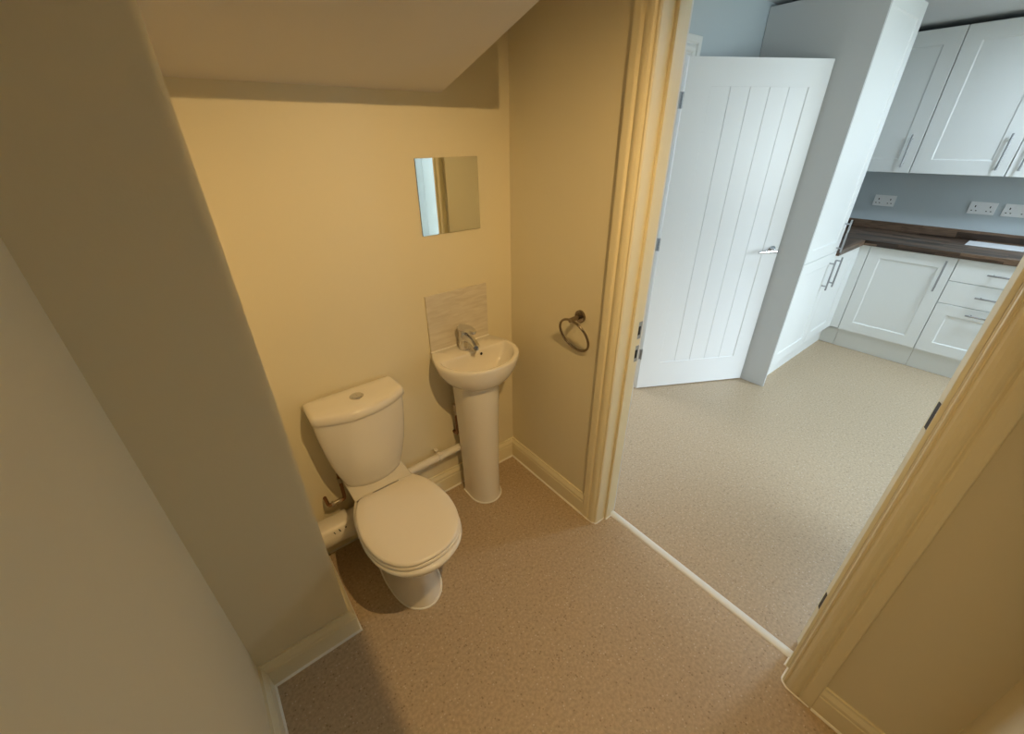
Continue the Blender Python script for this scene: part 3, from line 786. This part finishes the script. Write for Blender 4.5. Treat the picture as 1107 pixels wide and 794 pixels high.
# tall white cupboard seen only in the mirror
u = empty('tall_cupboard', (1.16, -3.0, 0), 'tall plain white cupboard whose joined doors show in the mirror', 'cupboard')
obj('body', B((1.02, 1.32, -3.690, -2.46, 0, 2.2)), 'cabinet', u)
for a, b_ in ((-3.688, -3.200), (-3.194, -2.774), (-2.768, -2.462)):
    obj('door', B((1.0, 1.019, a, b_, .08, 2.19)), 'cabinet', u, bevel=.001)

# window
wn = empty('window_1', ((WX0+WX1)/2, YKN-.06, WZ0), 'white framed kitchen window', 'window', kind='structure')
fw = .05
obj('frame', B((WX0, WX0+fw, YKN-.10, YKN-.03, WZ0, WZ1), (WX1-fw, WX1, YKN-.10, YKN-.03, WZ0, WZ1), (WX0+fw, WX1-fw, YKN-.10, YKN-.03, WZ0, WZ0+fw), (WX0+fw, WX1-fw, YKN-.10, YKN-.03, WZ1-fw, WZ1), ((WX0+WX1)/2-.035, (WX0+WX1)/2+.035, YKN-.10, YKN-.03, WZ0+fw, WZ1-fw)), 'trim_white', wn)
obj('pane', B((WX0+fw, (WX0+WX1)/2-.035, YKN-.068, YKN-.064, WZ0+fw, WZ1-fw), ((WX0+WX1)/2+.035, WX1-fw, YKN-.068, YKN-.064, WZ0+fw, WZ1-fw)), 'pane', wn)

wn = empty('added_garden_doors', ((VX0+VX1)/2, YKN-.06, 0), 'unseen glazed garden doors added to let in more daylight', 'window', kind='structure')  # unseen doors added for extra daylight on the unit fronts
vm = (VX0+VX1)/2
obj('frame', B((VX0, VX0+.07, YKN-.10, YKN-.03, 0, VZ1), (VX1-.07, VX1, YKN-.10, YKN-.03, 0, VZ1), (VX0+.07, VX1-.07, YKN-.10, YKN-.03, 0, .09), (VX0+.07, VX1-.07, YKN-.10, YKN-.03, VZ1-.07, VZ1), (vm-.07, vm+.07, YKN-.10, YKN-.03, .09, VZ1-.07)), 'trim_white', wn)
obj('pane', B((VX0+.07, vm-.07, YKN-.068, YKN-.064, .09, VZ1-.07), (vm+.07, VX1-.07, YKN-.068, YKN-.064, .09, VZ1-.07)), 'pane', wn)

# ------------------------------------------------------------------ light
def area(name, loc, rot, sx, sy, energy, col, spread=None):
    l = bpy.data.lights.new(name, 'AREA'); l.shape = 'RECTANGLE'; l.size = sx; l.size_y = sy; l.energy = energy; l.color = col
    if spread: l.spread = math.radians(spread)
    o = bpy.data.objects.new(name, l); COL.objects.link(o); o.location = loc; o.rotation_euler = rot; return o
def aimed(name, loc, target, sx, sy, energy, col):
    d_ = (Vector(target)-Vector(loc)).to_track_quat('-Z', 'Y').to_euler()
    return area(name, loc, d_, sx, sy, energy, col)
# daylight from the sky outside the window and the added garden doors
aimed('window_skylight', (3.1, YKN-1.7, 3.1), (1.0, -1.1, 0), 2.2, 1.4, 470, (.66, .84, 1.0))
aimed('added_garden_skylight', (-.9, YKN-1.9, 3.0), (-.1, YKN+1.2, .3), 2.8, 1.8, 170, (.66, .84, 1.0))
area('window_daylight', ((WX0+WX1)/2, YKN-.20, (WZ0+WZ1)/2), (PI/2, 0, 0), 1.3, 1.15, 22, (.82, .97, .98))
area('added_garden_daylight', (vm, YKN-.20, 1.1), (PI/2, 0, 0), 1.95, 2.0, 130, (.80, .94, 1.0))
# warm lamp under the cloakroom ceiling, beside the added shade box
ll = bpy.data.lights.new('ceiling_lamp', 'SPOT'); ll.energy = 63; ll.color = (1.0, .655, .275); ll.shadow_soft_size = .006; ll.spot_size = math.radians(104); ll.spot_blend = .8
lo_ = bpy.data.objects.new('ceiling_lamp', ll); COL.objects.link(lo_); lo_.location = (-.65, -1.50, 2.28)
lo_.rotation_euler = Vector((.02, .63, -1)).to_track_quat('-Z', 'Y').to_euler()
kl = bpy.data.lights.new('kitchen_fill', 'AREA'); kl.shape = 'DISK'; kl.size = .35; kl.energy = 24; kl.color = (.72, .87, 1.0)  # added fill light, brightens the far units and floor
ko = bpy.data.objects.new('kitchen_fill', kl); COL.objects.link(ko); ko.location = (2.55, -1.75, ZK-.02)
# fill light added in the hall to brighten the kitchen door lining
area('hall_fill', (.9, 1.35, 1.3), (-PI/2, 0, 0), .9, 1.6, 22, (.90, .96, 1.0))

wd = bpy.data.worlds.new('sky'); SC.world = wd; wd.use_nodes = True
bg = wd.node_tree.nodes['Background']; bg.inputs[0].default_value = (.78, .88, 1, 1); bg.inputs[1].default_value = 2.0

# ------------------------------------------------------------------ camera
cd = bpy.data.cameras.new('camera'); cam = bpy.data.objects.new('camera', cd); COL.objects.link(cam); SC.camera = cam
cd.sensor_fit = 'HORIZONTAL'; cd.sensor_width = 36; cd.lens = 444.699/1107*36; cd.clip_start = .01
R_ = Vector((.7870115, -.61685696, -.01001934)); U_ = Vector((.30588866, .37605878, .8746496)); F_ = Vector((.53576584, .69142409, -.48465213))
mt = Matrix(((R_.x, U_.x, -F_.x), (R_.y, U_.y, -F_.y), (R_.z, U_.z, -F_.z))).to_4x4()
mt.translation = Vector((-1.1582, -1.4951, 1.629)); cam.matrix_world = mt

SC.view_settings.view_transform = 'Standard'; SC.view_settings.look = 'None'; SC.view_settings.gamma = 1; SC.view_settings.use_curve_mapping = False
SC.view_settings.exposure = 0
SC.cycles.max_bounces = 10; SC.cycles.diffuse_bounces = 6
